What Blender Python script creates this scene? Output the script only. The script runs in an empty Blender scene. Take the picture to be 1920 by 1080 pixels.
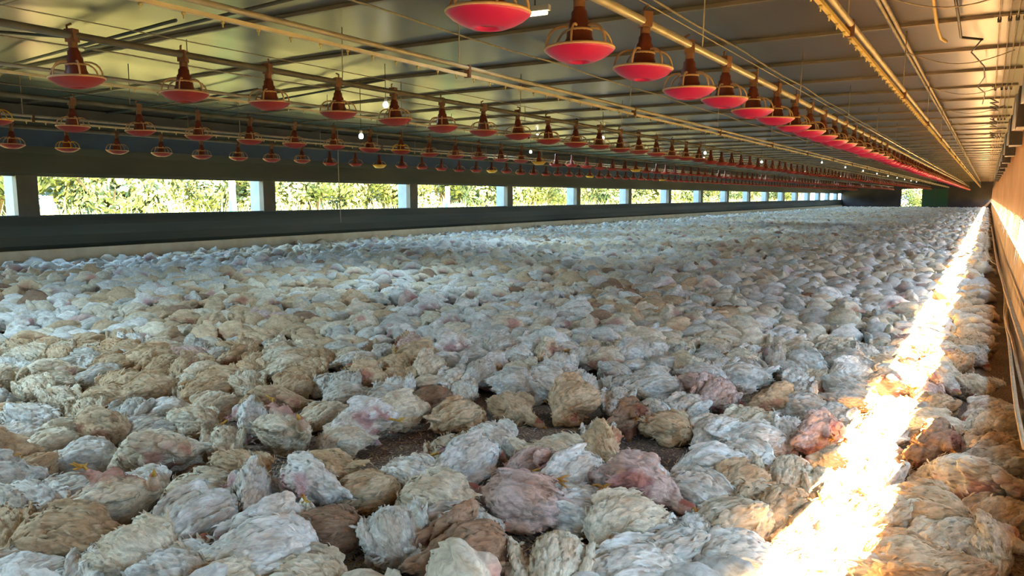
import bpy, bmesh, math, random
import numpy as np
from mathutils import Vector, Matrix, noise

R = random.Random(7)
NP = np.random.default_rng(11)
scene = bpy.context.scene
COL = scene.collection
PI = math.pi

# ------------------------------------------------------------------ camera
CAM_H = 1.2
YAW, PITCH, F = math.radians(32.6), math.radians(7.03), 1387.0
cam_d = bpy.data.cameras.new('camera')
cam_d.sensor_width = 36.0
cam_d.lens = 36.0 * F / 1920.0
cam_d.clip_start = 0.02
cam_d.clip_end = 500
cam = bpy.data.objects.new('camera', cam_d)
cam.location = (0, 0, CAM_H)
cam.rotation_euler = (PI / 2 - PITCH, 0, YAW)
COL.objects.link(cam)
scene.camera = cam


def ray(px, py):
    x, y = (px - 960) / F, (540 - py) / F
    up = y * math.cos(PITCH) - math.sin(PITCH)
    fw = math.cos(PITCH) + y * math.sin(PITCH)
    return Vector((x * math.cos(YAW) - fw * math.sin(YAW), fw * math.cos(YAW) + x * math.sin(YAW), up))


def onz(px, py, z):
    d = ray(px, py)
    return Vector((0, 0, CAM_H)) + d * ((z - CAM_H) / d.z)


def onx(px, py, x):
    d = ray(px, py)
    return Vector((0, 0, CAM_H)) + d * (x / d.x)


def project(x, y, z):
    fw = -x * math.sin(YAW) + y * math.cos(YAW)
    r = x * math.cos(YAW) + y * math.sin(YAW)
    u = z - CAM_H
    zc = fw * math.cos(PITCH) - u * math.sin(PITCH)
    yc = u * math.cos(PITCH) + fw * math.sin(PITCH)
    if zc < 0.05:
        return None
    return 960 + F * r / zc, 540 - F * yc / zc, zc


# ------------------------------------------------------------------ the house
XL, XR, YN, YF = -13.2, 0.25, -1.2, 86.0
EAVE, RIDGE, XM = 2.68, 2.73, -6.5


def ceil_z(x):
    return EAVE + (RIDGE - EAVE) * (1 - abs(x - XM) / (XR - XM))


# ------------------------------------------------------------------ materials
def new_mat(name):
    m = bpy.data.materials.new(name)
    m.use_nodes = True
    nt = m.node_tree
    b = nt.nodes['Principled BSDF']
    return m, nt, b


def N(nt, kind, **kw):
    n = nt.nodes.new(kind)
    for k, v in kw.items():
        if k.startswith('i_'):
            n.inputs[k[2:].replace('_', ' ')].default_value = v
        else:
            setattr(n, k, v)
    return n


def ramp(nt, stops):
    r = nt.nodes.new('ShaderNodeValToRGB')
    e = r.color_ramp.elements
    while len(e) < len(stops):
        e.new(0.5)
    for k, (p, c) in enumerate(stops):
        e[k].position = p
        e[k].color = (c[0], c[1], c[2], 1)
    return r


def noisy(name, c1, c2, scale=5.0, rough=0.6, metal=0.0, bump=0.0, stretch=(1, 1, 1), detail=4.0, spec=0.5, lo=0.3, hi=0.7, space='Object', bscale=None):
    m, nt, b = new_mat(name)
    tc = N(nt, 'ShaderNodeTexCoord')
    mp = N(nt, 'ShaderNodeMapping')
    mp.inputs['Scale'].default_value = stretch
    nz = N(nt, 'ShaderNodeTexNoise')
    nz.inputs['Scale'].default_value = scale
    nz.inputs['Detail'].default_value = detail
    r = ramp(nt, [(lo, c1), (hi, c2)])
    L = nt.links.new
    L(tc.outputs[space], mp.inputs['Vector'])
    L(mp.outputs['Vector'], nz.inputs['Vector'])
    L(nz.outputs['Fac'], r.inputs['Fac'])
    L(r.outputs['Color'], b.inputs['Base Color'])
    b.inputs['Roughness'].default_value = rough
    b.inputs['Metallic'].default_value = metal
    b.inputs['Specular IOR Level'].default_value = spec
    if bump:
        nb = N(nt, 'ShaderNodeTexNoise')
        nb.inputs['Scale'].default_value = bscale or scale * 3
        nb.inputs['Detail'].default_value = 5
        L(mp.outputs['Vector'], nb.inputs['Vector'])
        bp = N(nt, 'ShaderNodeBump')
        bp.inputs['Strength'].default_value = bump
        bp.inputs['Distance'].default_value = 0.01
        L(nb.outputs['Fac'], bp.inputs['Height'])
        L(bp.outputs['Normal'], b.inputs['Normal'])
    return m


def emit(name, col, strength):
    m, nt, b = new_mat(name)
    b.inputs['Base Color'].default_value = (*col, 1)
    b.inputs['Emission Color'].default_value = (*col, 1)
    b.inputs['Emission Strength'].default_value = strength
    return m


M = {}
M['ceiling'] = noisy('ceiling_sheet', (0.070, 0.051, 0.032), (0.145, 0.11, 0.068), 0.5, 0.30, 0.5, 0.12, (1, 0.5, 1), bscale=2.5)
M['beam'] = noisy('purlin_metal', (0.20, 0.155, 0.10), (0.32, 0.25, 0.17), 3, 0.5, 0.4)
M['seam'] = noisy('dark_seam', (0.05, 0.04, 0.03), (0.10, 0.08, 0.06), 3, 0.6)
M['darkwall'] = noisy('dark_green_curtain', (0.035, 0.042, 0.03), (0.075, 0.085, 0.06), 1.2, 0.55, 0, 0.2, (1, 0.3, 1))
M['lowwall'] = noisy('dark_green_tarp', (0.030, 0.038, 0.028), (0.085, 0.09, 0.06), 0.8, 0.6, 0, 0.2, (1, 0.25, 2.5))
M['endwall'] = noisy('end_wall_boards', (0.035, 0.028, 0.03), (0.06, 0.05, 0.05), 1.0, 0.7)
M['blue'] = noisy('blue_tarp', (0.02, 0.045, 0.085), (0.035, 0.075, 0.13), 1.0, 0.5)
M['kerb'] = noisy('pale_concrete', (0.70, 0.57, 0.36), (0.84, 0.72, 0.50), 4, 0.9, 0, 0.3)
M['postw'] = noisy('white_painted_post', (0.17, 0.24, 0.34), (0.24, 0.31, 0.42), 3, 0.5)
M['postd'] = noisy('dark_post', (0.07, 0.07, 0.05), (0.11, 0.10, 0.08), 3, 0.6)
M['knee'] = noisy('dusty_wall', (0.34, 0.25, 0.17), (0.52, 0.40, 0.27), 2.5, 0.85, 0, 0.3)
M['pipe'] = noisy('dusty_galvanised_pipe', (0.42, 0.33, 0.22), (0.58, 0.47, 0.32), 8, 0.42, 0.3, 0.1)
M['waterpipe'] = noisy('dusty_white_plastic_pipe', (0.55, 0.42, 0.26), (0.74, 0.58, 0.36), 8, 0.5, 0, 0.1)
M['oldpipe'] = noisy('tarnished_pipe', (0.13, 0.11, 0.07), (0.22, 0.18, 0.12), 6, 0.5, 0.3)  # darker pipe colour for every feed tube but the first
M['oldpan'] = noisy('dusty_brick_red_pan', (0.27, 0.014, 0.010), (0.36, 0.028, 0.018), 6, 0.6, 0, 0.05)  # darker red: weaker light on the lines farther left put into the colour
M['ypipe'] = noisy('yellow_plastic_pipe', (0.62, 0.40, 0.10), (0.76, 0.52, 0.16), 6, 0.45)
M['nipple'] = noisy('drinker_nipple', (0.55, 0.38, 0.10), (0.70, 0.50, 0.18), 9, 0.4, 0.2)
M['pan'] = noisy('red_plastic_pan', (0.44, 0.008, 0.060), (0.54, 0.014, 0.095), 6, 0.32, 0, 0.05)
M['cone'] = noisy('dark_red_cone', (0.12, 0.022, 0.012), (0.21, 0.038, 0.02), 8, 0.5)
M['grill'] = noisy('dusty_orange_grill', (0.52, 0.28, 0.14), (0.66, 0.40, 0.20), 8, 0.5)
M['ygrill'] = noisy('yellow_grill', (0.72, 0.36, 0.03), (0.85, 0.48, 0.06), 8, 0.45)
M['bracket'] = noisy('rusty_bracket', (0.12, 0.045, 0.02), (0.24, 0.10, 0.045), 9, 0.6)
M['cord'] = noisy('dusty_cord', (0.34, 0.26, 0.17), (0.48, 0.38, 0.26), 20, 0.8)
M['rope'] = noisy('tan_rope', (0.30, 0.21, 0.12), (0.44, 0.32, 0.19), 20, 0.85, 0, 0.4)
M['black'] = noisy('black_cable', (0.03, 0.025, 0.02), (0.06, 0.05, 0.04), 10, 0.5)
M['litter'] = None
M['straw'] = noisy('straw', (0.50, 0.34, 0.14), (0.66, 0.50, 0.26), 30, 0.8)
M['down'] = noisy('loose_feathers', (0.28, 0.26, 0.25), (0.48, 0.45, 0.43), 30, 0.9)
M['leaf'] = noisy('leaves', (0.05, 0.085, 0.030), (0.15, 0.20, 0.085), 1.5, 0.6)
M['bark'] = noisy('bark', (0.16, 0.11, 0.07), (0.26, 0.19, 0.12), 8, 0.9)
M['grass'] = noisy('dry_grass', (0.12, 0.17, 0.08), (0.24, 0.27, 0.15), 0.6, 0.9)
M['earth'] = noisy('outside_ground', (0.12, 0.18, 0.08), (0.19, 0.24, 0.12), 0.4, 0.95)
M['stake'] = noisy('pale_stake', (0.60, 0.55, 0.48), (0.72, 0.68, 0.60), 4, 0.8)
M['teal'] = noisy('teal_post', (0.03, 0.26, 0.20), (0.05, 0.34, 0.27), 4, 0.6)
M['flap'] = noisy('pale_plastic_flap', (0.52, 0.47, 0.44), (0.66, 0.60, 0.56), 4, 0.5)
M['bulb'] = emit('lit_bulb', (1.0, 0.93, 0.80), 9.0)
M['tube'] = emit('lit_tube', (1.0, 0.84, 0.45), 12.0)
M['socket'] = noisy('white_socket', (0.5, 0.46, 0.4), (0.6, 0.55, 0.48), 5, 0.5)


def tarp_material():
    m, nt, b = new_mat('translucent_tan_curtain')
    L = nt.links.new
    tc = N(nt, 'ShaderNodeTexCoord')
    nz = N(nt, 'ShaderNodeTexNoise')
    nz.inputs['Scale'].default_value = 1.3
    r = ramp(nt, [(0.3, (0.50, 0.33, 0.19)), (0.7, (0.66, 0.47, 0.30))])
    L(tc.outputs['Object'], nz.inputs['Vector'])
    L(nz.outputs['Fac'], r.inputs['Fac'])
    L(r.outputs['Color'], b.inputs['Base Color'])
    b.inputs['Roughness'].default_value = 0.6
    tr = N(nt, 'ShaderNodeBsdfTranslucent')
    L(r.outputs['Color'], tr.inputs['Color'])
    mx = N(nt, 'ShaderNodeMixShader')
    mx.inputs[0].default_value = 0.10
    L(b.outputs[0], mx.inputs[1])
    L(tr.outputs[0], mx.inputs[2])
    L(mx.outputs[0], nt.nodes['Material Output'].inputs['Surface'])
    return m


M['tarp'] = tarp_material()


def door_material():
    m, nt, b = new_mat('green_translucent_sheet')
    b.inputs['Base Color'].default_value = (0.05, 0.085, 0.055, 1)
    tr = N(nt, 'ShaderNodeBsdfTranslucent')
    tr.inputs['Color'].default_value = (0.05, 0.11, 0.06, 1)
    mx = N(nt, 'ShaderNodeMixShader')
    mx.inputs[0].default_value = 0.4
    nt.links.new(b.outputs[0], mx.inputs[1])
    nt.links.new(tr.outputs[0], mx.inputs[2])
    nt.links.new(mx.outputs[0], nt.nodes['Material Output'].inputs['Surface'])
    return m


M['doorsheet'] = door_material()


def litter_material():
    m, nt, b = new_mat('dark_litter')
    L = nt.links.new
    tc = N(nt, 'ShaderNodeTexCoord')
    n1 = N(nt, 'ShaderNodeTexNoise'); n1.inputs['Scale'].default_value = 3.0; n1.inputs['Detail'].default_value = 6
    n2 = N(nt, 'ShaderNodeTexNoise'); n2.inputs['Scale'].default_value = 90.0; n2.inputs['Detail'].default_value = 4
    r1 = ramp(nt, [(0.3, (0.085, 0.066, 0.055)), (0.7, (0.21, 0.165, 0.13))])
    r2 = ramp(nt, [(0.35, (0.42, 0.40, 0.40)), (0.70, (2.3, 2.2, 2.1))])
    mx = N(nt, 'ShaderNodeMix', data_type='RGBA', blend_type='MULTIPLY')
    mx.inputs[0].default_value = 1.0
    L(tc.outputs['Object'], n1.inputs['Vector']); L(tc.outputs['Object'], n2.inputs['Vector'])
    L(n1.outputs['Fac'], r1.inputs['Fac']); L(n2.outputs['Fac'], r2.inputs['Fac'])
    L(r1.outputs['Color'], mx.inputs[6]); L(r2.outputs['Color'], mx.inputs[7])
    L(mx.outputs[2], b.inputs['Base Color'])
    b.inputs['Roughness'].default_value = 0.95
    bp = N(nt, 'ShaderNodeBump'); bp.inputs['Strength'].default_value = 0.7; bp.inputs['Distance'].default_value = 0.01
    L(n2.outputs['Fac'], bp.inputs['Height']); L(bp.outputs['Normal'], b.inputs['Normal'])
    return m


M['litter'] = litter_material()


def feather_material(name, per_object):
    m, nt, b = new_mat(name)
    L = nt.links.new
    at = N(nt, 'ShaderNodeAttribute'); at.attribute_name = 'col'
    col = at.outputs['Color']
    tc = N(nt, 'ShaderNodeTexCoord')
    if per_object:
        oi = N(nt, 'ShaderNodeObjectInfo')
        mx = N(nt, 'ShaderNodeMix', data_type='RGBA', blend_type='MULTIPLY')
        mx.inputs[0].default_value = 1.0
        L(col, mx.inputs[6]); L(oi.outputs['Color'], mx.inputs[7])
        col = mx.outputs[2]
        # dirt of its own place on every bird
        ad = N(nt, 'ShaderNodeVectorMath', operation='ADD')
        sc = N(nt, 'ShaderNodeMath', operation='MULTIPLY'); sc.inputs[1].default_value = 40.0
        L(oi.outputs['Random'], sc.inputs[0]); L(tc.outputs['Object'], ad.inputs[0]); L(sc.outputs[0], ad.inputs[1])
        nd = N(nt, 'ShaderNodeTexNoise'); nd.inputs['Scale'].default_value = 9.0; nd.inputs['Detail'].default_value = 5; nd.inputs['Distortion'].default_value = 0.6
        L(ad.outputs[0], nd.inputs['Vector'])
        rd = ramp(nt, [(0.40, (1, 1, 1)), (0.62, (0.66, 0.50, 0.33))])
        L(nd.outputs['Fac'], rd.inputs['Fac'])
        m2 = N(nt, 'ShaderNodeMix', data_type='RGBA', blend_type='MULTIPLY'); m2.inputs[0].default_value = 0.55
        L(col, m2.inputs[6]); L(rd.outputs['Color'], m2.inputs[7])
        col = m2.outputs[2]
    # fine feather streaks
    mp = N(nt, 'ShaderNodeMapping'); mp.inputs['Scale'].default_value = (0.16, 1, 0.8) if per_object else (0.5, 0.5, 1)
    ns = N(nt, 'ShaderNodeTexNoise'); ns.inputs['Scale'].default_value = 120.0 if per_object else 60.0
    ns.inputs['Detail'].default_value = 4; ns.inputs['Distortion'].default_value = 1.2
    L(tc.outputs['Object'], mp.inputs['Vector']); L(mp.outputs['Vector'], ns.inputs['Vector'])
    rs = ramp(nt, [(0.32, (0.62, 0.57, 0.53)), (0.60, (1.06, 1.06, 1.06))])
    L(ns.outputs['Fac'], rs.inputs['Fac'])
    m3 = N(nt, 'ShaderNodeMix', data_type='RGBA', blend_type='MULTIPLY'); m3.inputs[0].default_value = 0.6
    L(col, m3.inputs[6]); L(rs.outputs['Color'], m3.inputs[7])
    L(m3.outputs[2], b.inputs['Base Color'])
    b.inputs['Roughness'].default_value = 0.85
    b.inputs['Specular IOR Level'].default_value = 0.2
    bp = N(nt, 'ShaderNodeBump'); bp.inputs['Strength'].default_value = 0.4; bp.inputs['Distance'].default_value = 0.005
    L(ns.outputs['Fac'], bp.inputs['Height']); L(bp.outputs['Normal'], b.inputs['Normal'])
    return m


M['feather'] = feather_material('feathers', True)
M['flock'] = feather_material('feathers_of_the_flock', False)


# ------------------------------------------------------------------ mesh builder
class MB:
    def __init__(self):
        self.v, self.f, self.mi, self.sm = [], [], [], []
        self.cur = 0

    def add(self, vs, fs, smooth=False):
        o = len(self.v)
        self.v += [tuple(p) for p in vs]
        for f in fs:
            self.f.append(tuple(i + o for i in f))
            self.mi.append(self.cur)
            self.sm.append(smooth)
        return self

    def box(self, a, b):
        x0, y0, z0 = a
        x1, y1, z1 = b
        vs = [(x0, y0, z0), (x1, y0, z0), (x1, y1, z0), (x0, y1, z0), (x0, y0, z1), (x1, y0, z1), (x1, y1, z1), (x0, y1, z1)]
        return self.add(vs, [(3, 2, 1, 0), (4, 5, 6, 7), (0, 1, 5, 4), (1, 2, 6, 5), (2, 3, 7, 6), (3, 0, 4, 7)])

    def prism(self, poly, y0, y1):        # poly in x,z
        n = len(poly)
        vs = [(x, y0, z) for x, z in poly] + [(x, y1, z) for x, z in poly]
        fs = [tuple(range(n)), tuple(range(2 * n - 1, n - 1, -1))]
        fs += [(i, i + n, (i + 1) % n + n, (i + 1) % n) for i in range(n)]
        return self.add(vs, fs)

    def tube(self, pts, r, n=8, cap=True):
        pts = [Vector(p) for p in pts]
        rings = []
        up = None
        for i, p in enumerate(pts):
            t = (pts[min(i + 1, len(pts) - 1)] - pts[max(i - 1, 0)])
            if t.length < 1e-9:
                t = Vector((0, 0, 1))
            t.normalize()
            if up is None:
                up = Vector((0, 0, 1)) if abs(t.z) < 0.9 else Vector((1, 0, 0))
            a = t.cross(up).normalized()
            bb = a.cross(t).normalized()
            up = bb
            rr = r[i] if isinstance(r, (list, tuple)) else r
            rings.append([p + (a * math.cos(2 * PI * k / n) + bb * math.sin(2 * PI * k / n)) * rr for k in range(n)])
        vs = [q for ring in rings for q in ring]
        fs = []
        for i in range(len(rings) - 1):
            for k in range(n):
                fs.append((i * n + k, i * n + (k + 1) % n, (i + 1) * n + (k + 1) % n, (i + 1) * n + k))
        if cap:
            fs.append(tuple(range(n - 1, -1, -1)))
            fs.append(tuple((len(rings) - 1) * n + k for k in range(n)))
        return self.add(vs, fs, True)

    def lathe(self, prof, n=24, c=(0, 0, 0)):
        vs, fs = [], []
        for (r, z) in prof:
            for k in range(n):
                a = 2 * PI * k / n
                vs.append((c[0] + r * math.cos(a), c[1] + r * math.sin(a), c[2] + z))
        for i in range(len(prof) - 1):
            for k in range(n):
                fs.append((i * n + k, i * n + (k + 1) % n, (i + 1) * n + (k + 1) % n, (i + 1) * n + k))
        return self.add(vs, fs, True)

    def mesh(self, name, mats):
        me = bpy.data.meshes.new(name)
        me.from_pydata(self.v, [], self.f)
        for m in (mats if isinstance(mats, (list, tuple)) else [mats]):
            me.materials.append(m)
        me.polygons.foreach_set('material_index', self.mi)
        me.polygons.foreach_set('use_smooth', self.sm)
        me.update()
        bm = bmesh.new()
        bm.from_mesh(me)
        bmesh.ops.recalc_face_normals(bm, faces=bm.faces)
        bm.to_mesh(me)
        bm.free()
        return me

    def obj(self, name, mats, parent=None, loc=None):
        o = bpy.data.objects.new(name, self.mesh(name, mats))
        COL.objects.link(o)
        if loc is not None:
            o.location = loc
        if parent is not None:
            o.parent = parent
        return o


def tag(o, label=None, cat=None, group=None, kind=None):
    if label: o['label'] = label
    if cat: o['category'] = cat
    if group: o['group'] = group
    if kind: o['kind'] = kind
    return o


def empty(name, loc, label, cat, group=None, rz=0):
    o = bpy.data.objects.new(name, None)
    COL.objects.link(o)
    o.empty_display_size = 0.1
    o.location = loc
    o.rotation_euler = (0, 0, rz)
    return tag(o, label, cat, group)


def struct(name, mb, m, label):
    o = mb.obj(name, m)
    return tag(o, label, 'structure', None, 'structure')


def copy_tree(o, parent=None):
    c = o.copy()
    COL.objects.link(c)
    c.parent = parent
    for ch in o.children:
        copy_tree(ch, c)
    return c


def ordinal(n):
    if 10 <= n % 100 <= 20:
        return f'{n}th'
    return f'{n}' + {1: 'st', 2: 'nd', 3: 'rd'}.get(n % 10, 'th')


# ------------------------------------------------------------------ setting
struct('floor', MB().box((XL - .1, YN - .1, -.12), (XR + .1, YF + .1, 0)), M['litter'], 'dark litter floor between and under the dead birds')
b = MB()
T = .05
b.prism([(XL - .5, EAVE - .01), (XM, RIDGE), (XR + .4, EAVE - .01), (XR + .4, EAVE + T), (XM, RIDGE + T), (XL - .5, EAVE + T)], YN - .3, YF + .3)
struct('ceiling', b, M['ceiling'], 'dark glossy metal sheet ceiling of the shed')

# cross purlins under the ceiling sheets, each with the dark lap of a sheet beside it
for k in range(56):
    y = 1.4 + 1.5 * k
    b = MB()
    for (xa, xb) in ((XL + .02, XM), (XM, XR - .02)):
        za, zb = ceil_z(xa) - .004, ceil_z(xb) - .004
        h = .03
        v = [(xa, y - .018, za), (xa, y + .018, za), (xa, y + .018, za - h), (xa, y - .018, za - h)]
        v += [(xb, y - .018, zb), (xb, y + .018, zb), (xb, y + .018, zb - h), (xb, y - .018, zb - h)]
        b.cur = 0
        b.add(v, [(0, 1, 2, 3), (7, 6, 5, 4), (0, 4, 5, 1), (1, 5, 6, 2), (2, 6, 7, 3), (3, 7, 4, 0)])
        v = [(p[0], y + (.019 if i % 4 in (0, 3) else .075), p[2] + (.022 if i % 4 > 1 else 0)) for i, p in enumerate(v)]
        b.cur = 1
        b.add(v, [(0, 1, 2, 3), (7, 6, 5, 4), (0, 4, 5, 1), (1, 5, 6, 2), (2, 6, 7, 3), (3, 7, 4, 0)])
    o = b.obj('ceiling_purlin', [M['beam'], M['seam']])
    tag(o, 'thin metal purlin running across under the ceiling sheets', 'structure', 'ceiling purlins', 'structure')

# left wall: kerb, lower tarp, opening, upper curtain, eave strip
OB, OT = .90, 1.53
struct('trim_1', MB().box((XL - .12, YN, 0), (XL + .10, YF, .33)), M['kerb'], 'pale concrete kerb along the foot of the left wall')
b = MB()
NS = 240
for i in range(NS):                       # slack tarp with soft folds
    pass
prof = [(-.06, .30), (.03, .40), (.0, .55), (.035, .72), (.01, .86), (.03, .90), (-.08, .90)]
b.prism([(XL + x, z) for x, z in prof], YN, YF)
struct('wall_left', b, M['lowwall'], 'dark green lower wall tarp below the left openings')
b = MB().prism([(XL - .08, OT), (XL + .02, OT), (XL + .03, OT + .06), (XL, 1.9), (XL + .01, EAVE), (XL - .08, EAVE)], YN, YF)
struct('wall_left_upper', b, M['darkwall'], 'dark curtain wall above the left openings')
struct('trim_2', MB().box((XL + .012, YN, 2.02), (XL + .05, YF, 2.28)), M['blue'], 'dark blue tarp roll along the top of the left wall')
struct('trim_3', MB().box((XL + .0, YN, 2.46), (XL + .16, YF, 2.66)), M['postd'], 'dark eave beam along the left wall')
PY = [5.87 + 4.83 * k for k in range(-1, 17)]
for k, y in enumerate(PY):
    b = MB()
    b.cur = 0
    b.box((XL - .40, y - .05, OB - .5), (XL - .10, y + .12, OT + .3))
    b.cur = 1
    b.box((XL - .09, y - .06, OB - .02), (XL + .045, y + .26, OT + .02))
    o = b.obj('wall_post', [M['postw'], M['postd']])
    tag(o, f'steel post between left wall openings, {ordinal(k)} from the left in the picture' if k else 'steel post of the left wall outside the frame', 'structure', None, 'structure')

# right wall: dusty knee wall, narrow open gap, curtain above
GLO, GHI = .715, .985
struct('wall_right', MB().prism([(XR, 0), (XR + .10, 0), (XR + .10, GLO - .1), (XR, GLO)], YN, YF), M['knee'], 'dusty tan lower wall beside the camera under the sunlit gap')
b = MB()
n = 400
vs, fs = [], []
for i in range(n + 1):
    y = YN + (YF - YN) * i / n
    s = .012 * math.sin(y * 5.1) + .01 * math.sin(y * 2.3 + 1)
    s2 = .010 * math.sin(y * 3.7)
    for x, z in ((XR + .02, 1.98), (XR + .012 + s2 * .5, 1.55), (XR + .02 + s, 1.2), (XR + .01 + s * .6, GHI + .02 + .012 * math.sin(y * 7.0))):
        vs.append((x, y, z))
for i in range(n):
    for k in range(3):
        fs.append((i * 4 + k, i * 4 + k + 1, i * 4 + 5 + k, i * 4 + 4 + k))
b.add(vs, fs, True)
o = struct('wall_right_curtain', b, M['tarp'], 'sunlit tan plastic curtain hanging over the right wall gap')
so = o.modifiers.new('thickness', 'SOLIDIFY'); so.thickness = .004
struct('wall_right_upper', MB().box((XR + .05, YN, 1.96), (XR + .13, YF, EAVE)), M['knee'], 'dusty upper part of the right wall under the ceiling')
for k in range(19):
    y = 1.9 + 4.75 * k
    o = MB().box((XR + .03, y - .03, 0), (XR + .10, y + .03, EAVE)).obj('wall_post', M['postd'])
    tag(o, 'slim steel post standing in the gap of the right wall', 'structure', 'right wall posts', 'structure')

# end walls
DX0, DX1, DZ = -7.55, -5.66, 2.0
b = MB()
b.box((XL - .1, YF, 0), (DX0, YF + .1, RIDGE)); b.box((-3.4, YF, 0), (XR + .1, YF + .1, RIDGE)); b.box((DX0, YF, DZ), (-3.4, YF + .1, RIDGE)); b.box((DX0, YF - .0, 0), (-3.4, YF + .1, .22))
struct('wall_far', b, M['endwall'], 'dark end wall at the far end of the shed')
b = MB()
b.box((DX1, YF + .02, .22), (-4.56, YF + .06, DZ)); b.box((-4.50, YF + .02, .22), (-3.4, YF + .06, DZ))
o = struct('door_1', b, M['doorsheet'], 'green translucent sheet door beside the open doorway at the far end')
b = MB()
b.box((-4.56, YF + .0, .22), (-4.50, YF + .08, DZ)); b.box((DX1 - .03, YF, .22), (DX1 + .02, YF + .08, DZ))
b.obj('door_frame', M['postd'], o)
b = MB()
b.box((XL - .1, YN - .1, 0), (XR + .1, YN, RIDGE))
struct('wall_near', b, M['endwall'], 'end wall behind the camera')

# outside
struct('ground_outside', MB().box((-160, -80, -.4), (120, 220, -.14)), M['earth'], 'sunlit ground outside the shed')
b = MB()
vs, fs = [], []
nx, ny = 14, 60
for i in range(nx + 1):
    for j in range(ny + 1):
        x = -17 - 30 * i / nx
        y = -10 + 150 * j / ny
        vs.append((x, y, -.15 + 1.1 * (i / nx) ** .9 + .12 * noise.noise(Vector((x * .3, y * .3, 0)))))
for i in range(nx):
    for j in range(ny):
        a = i * (ny + 1) + j
        fs.append((a, a + 1, a + ny + 2, a + ny + 1))
b.add(vs, fs, True)
struct('terrain_bank', b, M['earth'], 'grassy bank rising outside the left openings')

# grass on the bank: stuff
b = MB()
for k in range(9000):
    x = -17.5 - 14 * R.random() ** 1.5
    y = -3 + 125 * R.random() ** 1.3
    z = -.15 + 1.1 * ((-17 - x) / 30) ** .9
    h = R.uniform(.35, 1.0)
    a = R.uniform(0, PI)
    w = R.uniform(.02, .05)
    lx, ly = R.uniform(-.3, .3), R.uniform(-.3, .3)
    dx, dy = math.cos(a) * w, math.sin(a) * w
    b.add([(x - dx, y - dy, z - .1), (x + dx, y + dy, z - .1), (x + dx * .7 + lx * .4, y + dy * .7 + ly * .4, z + h * .6), (x - dx * .7 + lx * .4, y - dy * .7 + ly * .4, z + h * .6), (x + lx, y + ly, z + h)],
          [(0, 1, 2, 3), (3, 2, 4)])
tag(b.obj('tall_grass', M['grass']), 'tall pale sunlit grass outside the left openings', 'grass', None, 'stuff')


def bush_mesh(seed, leaves=5200):
    r = random.Random(seed)
    mb = MB()
    blobs = [(Vector((r.uniform(-1.3, 1.3), r.uniform(-1.6, 1.6), r.uniform(.3, 2.9))), r.uniform(.7, 1.2)) for _ in range(14)]
    for _ in range(leaves):
        c, q = r.choice(blobs)
        d = Vector((r.gauss(0, 1), r.gauss(0, 1), r.gauss(0, 1))).normalized()
        p = c + d * q * r.uniform(.7, 1.05)
        a = Vector((r.gauss(0, 1), r.gauss(0, 1), r.gauss(0, 1))).normalized()
        t = d.cross(a).normalized() * r.uniform(.09, .16)
        s = (d.cross(t).normalized() + d * r.uniform(-.5, .5)).normalized() * r.uniform(.05, .09)
        mb.add([p - t, p - s, p + t, p + s], [(0, 1, 2, 3)])
    me = mb.mesh('crown', M['leaf'])
    mb = MB()
    for c, q in blobs[:7]:
        mb.tube([(0, 0, -.4), (c.x * .4, c.y * .4, c.z * .5), tuple(c)], [.09, .06, .02], 6)
    return me, mb.mesh('stem', M['bark'])


BUSH = [bush_mesh(s) for s in (1, 2, 3, 4)]


def bush(x, y, z, s, label, k, group='bushes outside the left openings'):
    t = empty('bush', (x, y, z), label, 'bush', group, R.uniform(0, 6))
    t.scale = (s, s, s)
    for me, nm in zip(BUSH[k % 4], ('crown', 'stem')):
        o = bpy.data.objects.new(nm, me)
        COL.objects.link(o)
        o.parent = t
    return t


for k in range(34):
    y = 4.5 + 4.3 * k
    xx = -27 - R.uniform(0, 4)
    yy = y * 1.9 + R.uniform(-1, 1) - 4
    xx = -25 - R.uniform(0, 5)
    yy = 1 + 3.3 * k + R.uniform(-.5, .5) + (14 if k > 26 else 0)
    bush(xx, yy, .1, R.uniform(.9, 1.15), f'sunlit leafy bush outside, {ordinal(k + 1)} from the left along the row behind the left openings', k)
for k in range(22):
    bush(-35 - R.uniform(0, 3), -2 + 6.2 * k + R.uniform(-.8, .8), .5, R.uniform(1.5, 1.8), f'tall sunlit bush in the back hedge, {ordinal(k + 1)} from the left behind the left openings', k + 1, 'bushes of the back hedge')
bush(-9.0, 99, -.1, 1.0, 'yellow-green bush at the left in the open far doorway', 1, 'bushes behind the far doorway')
bush(-6.2, 101, -.1, 1.1, 'yellow-green bush at the right in the open far doorway', 2, 'bushes behind the far doorway')
p = onx(88, 378, -17.5)
tag(MB().box((p.x - .09, p.y - .09, -.2), (p.x + .09, p.y + .09, p.z + .12)).obj('fence_stake', M['stake']), 'pale wooden stake in the grass outside the first wide opening', 'stake')
for px, py, h, lb in ((436, 375, .10, 'teal post in the grass outside, left of the second wall post'), (839, 380, .05, 'small teal post in the grass seen through the third opening')):
    p = onx(px, py, -17.0)
    t = empty('marker_post', (p.x, p.y, -.2), lb, 'post')
    MB().box((-.07, -.07, 0), (.07, .07, p.z + .2)).obj('lower_sleeve', M['teal'], t)
    MB().box((-.06, -.06, p.z + .2), (.06, .06, p.z + .2 + .6)).obj('upper_post', M['stake'], t)

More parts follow.
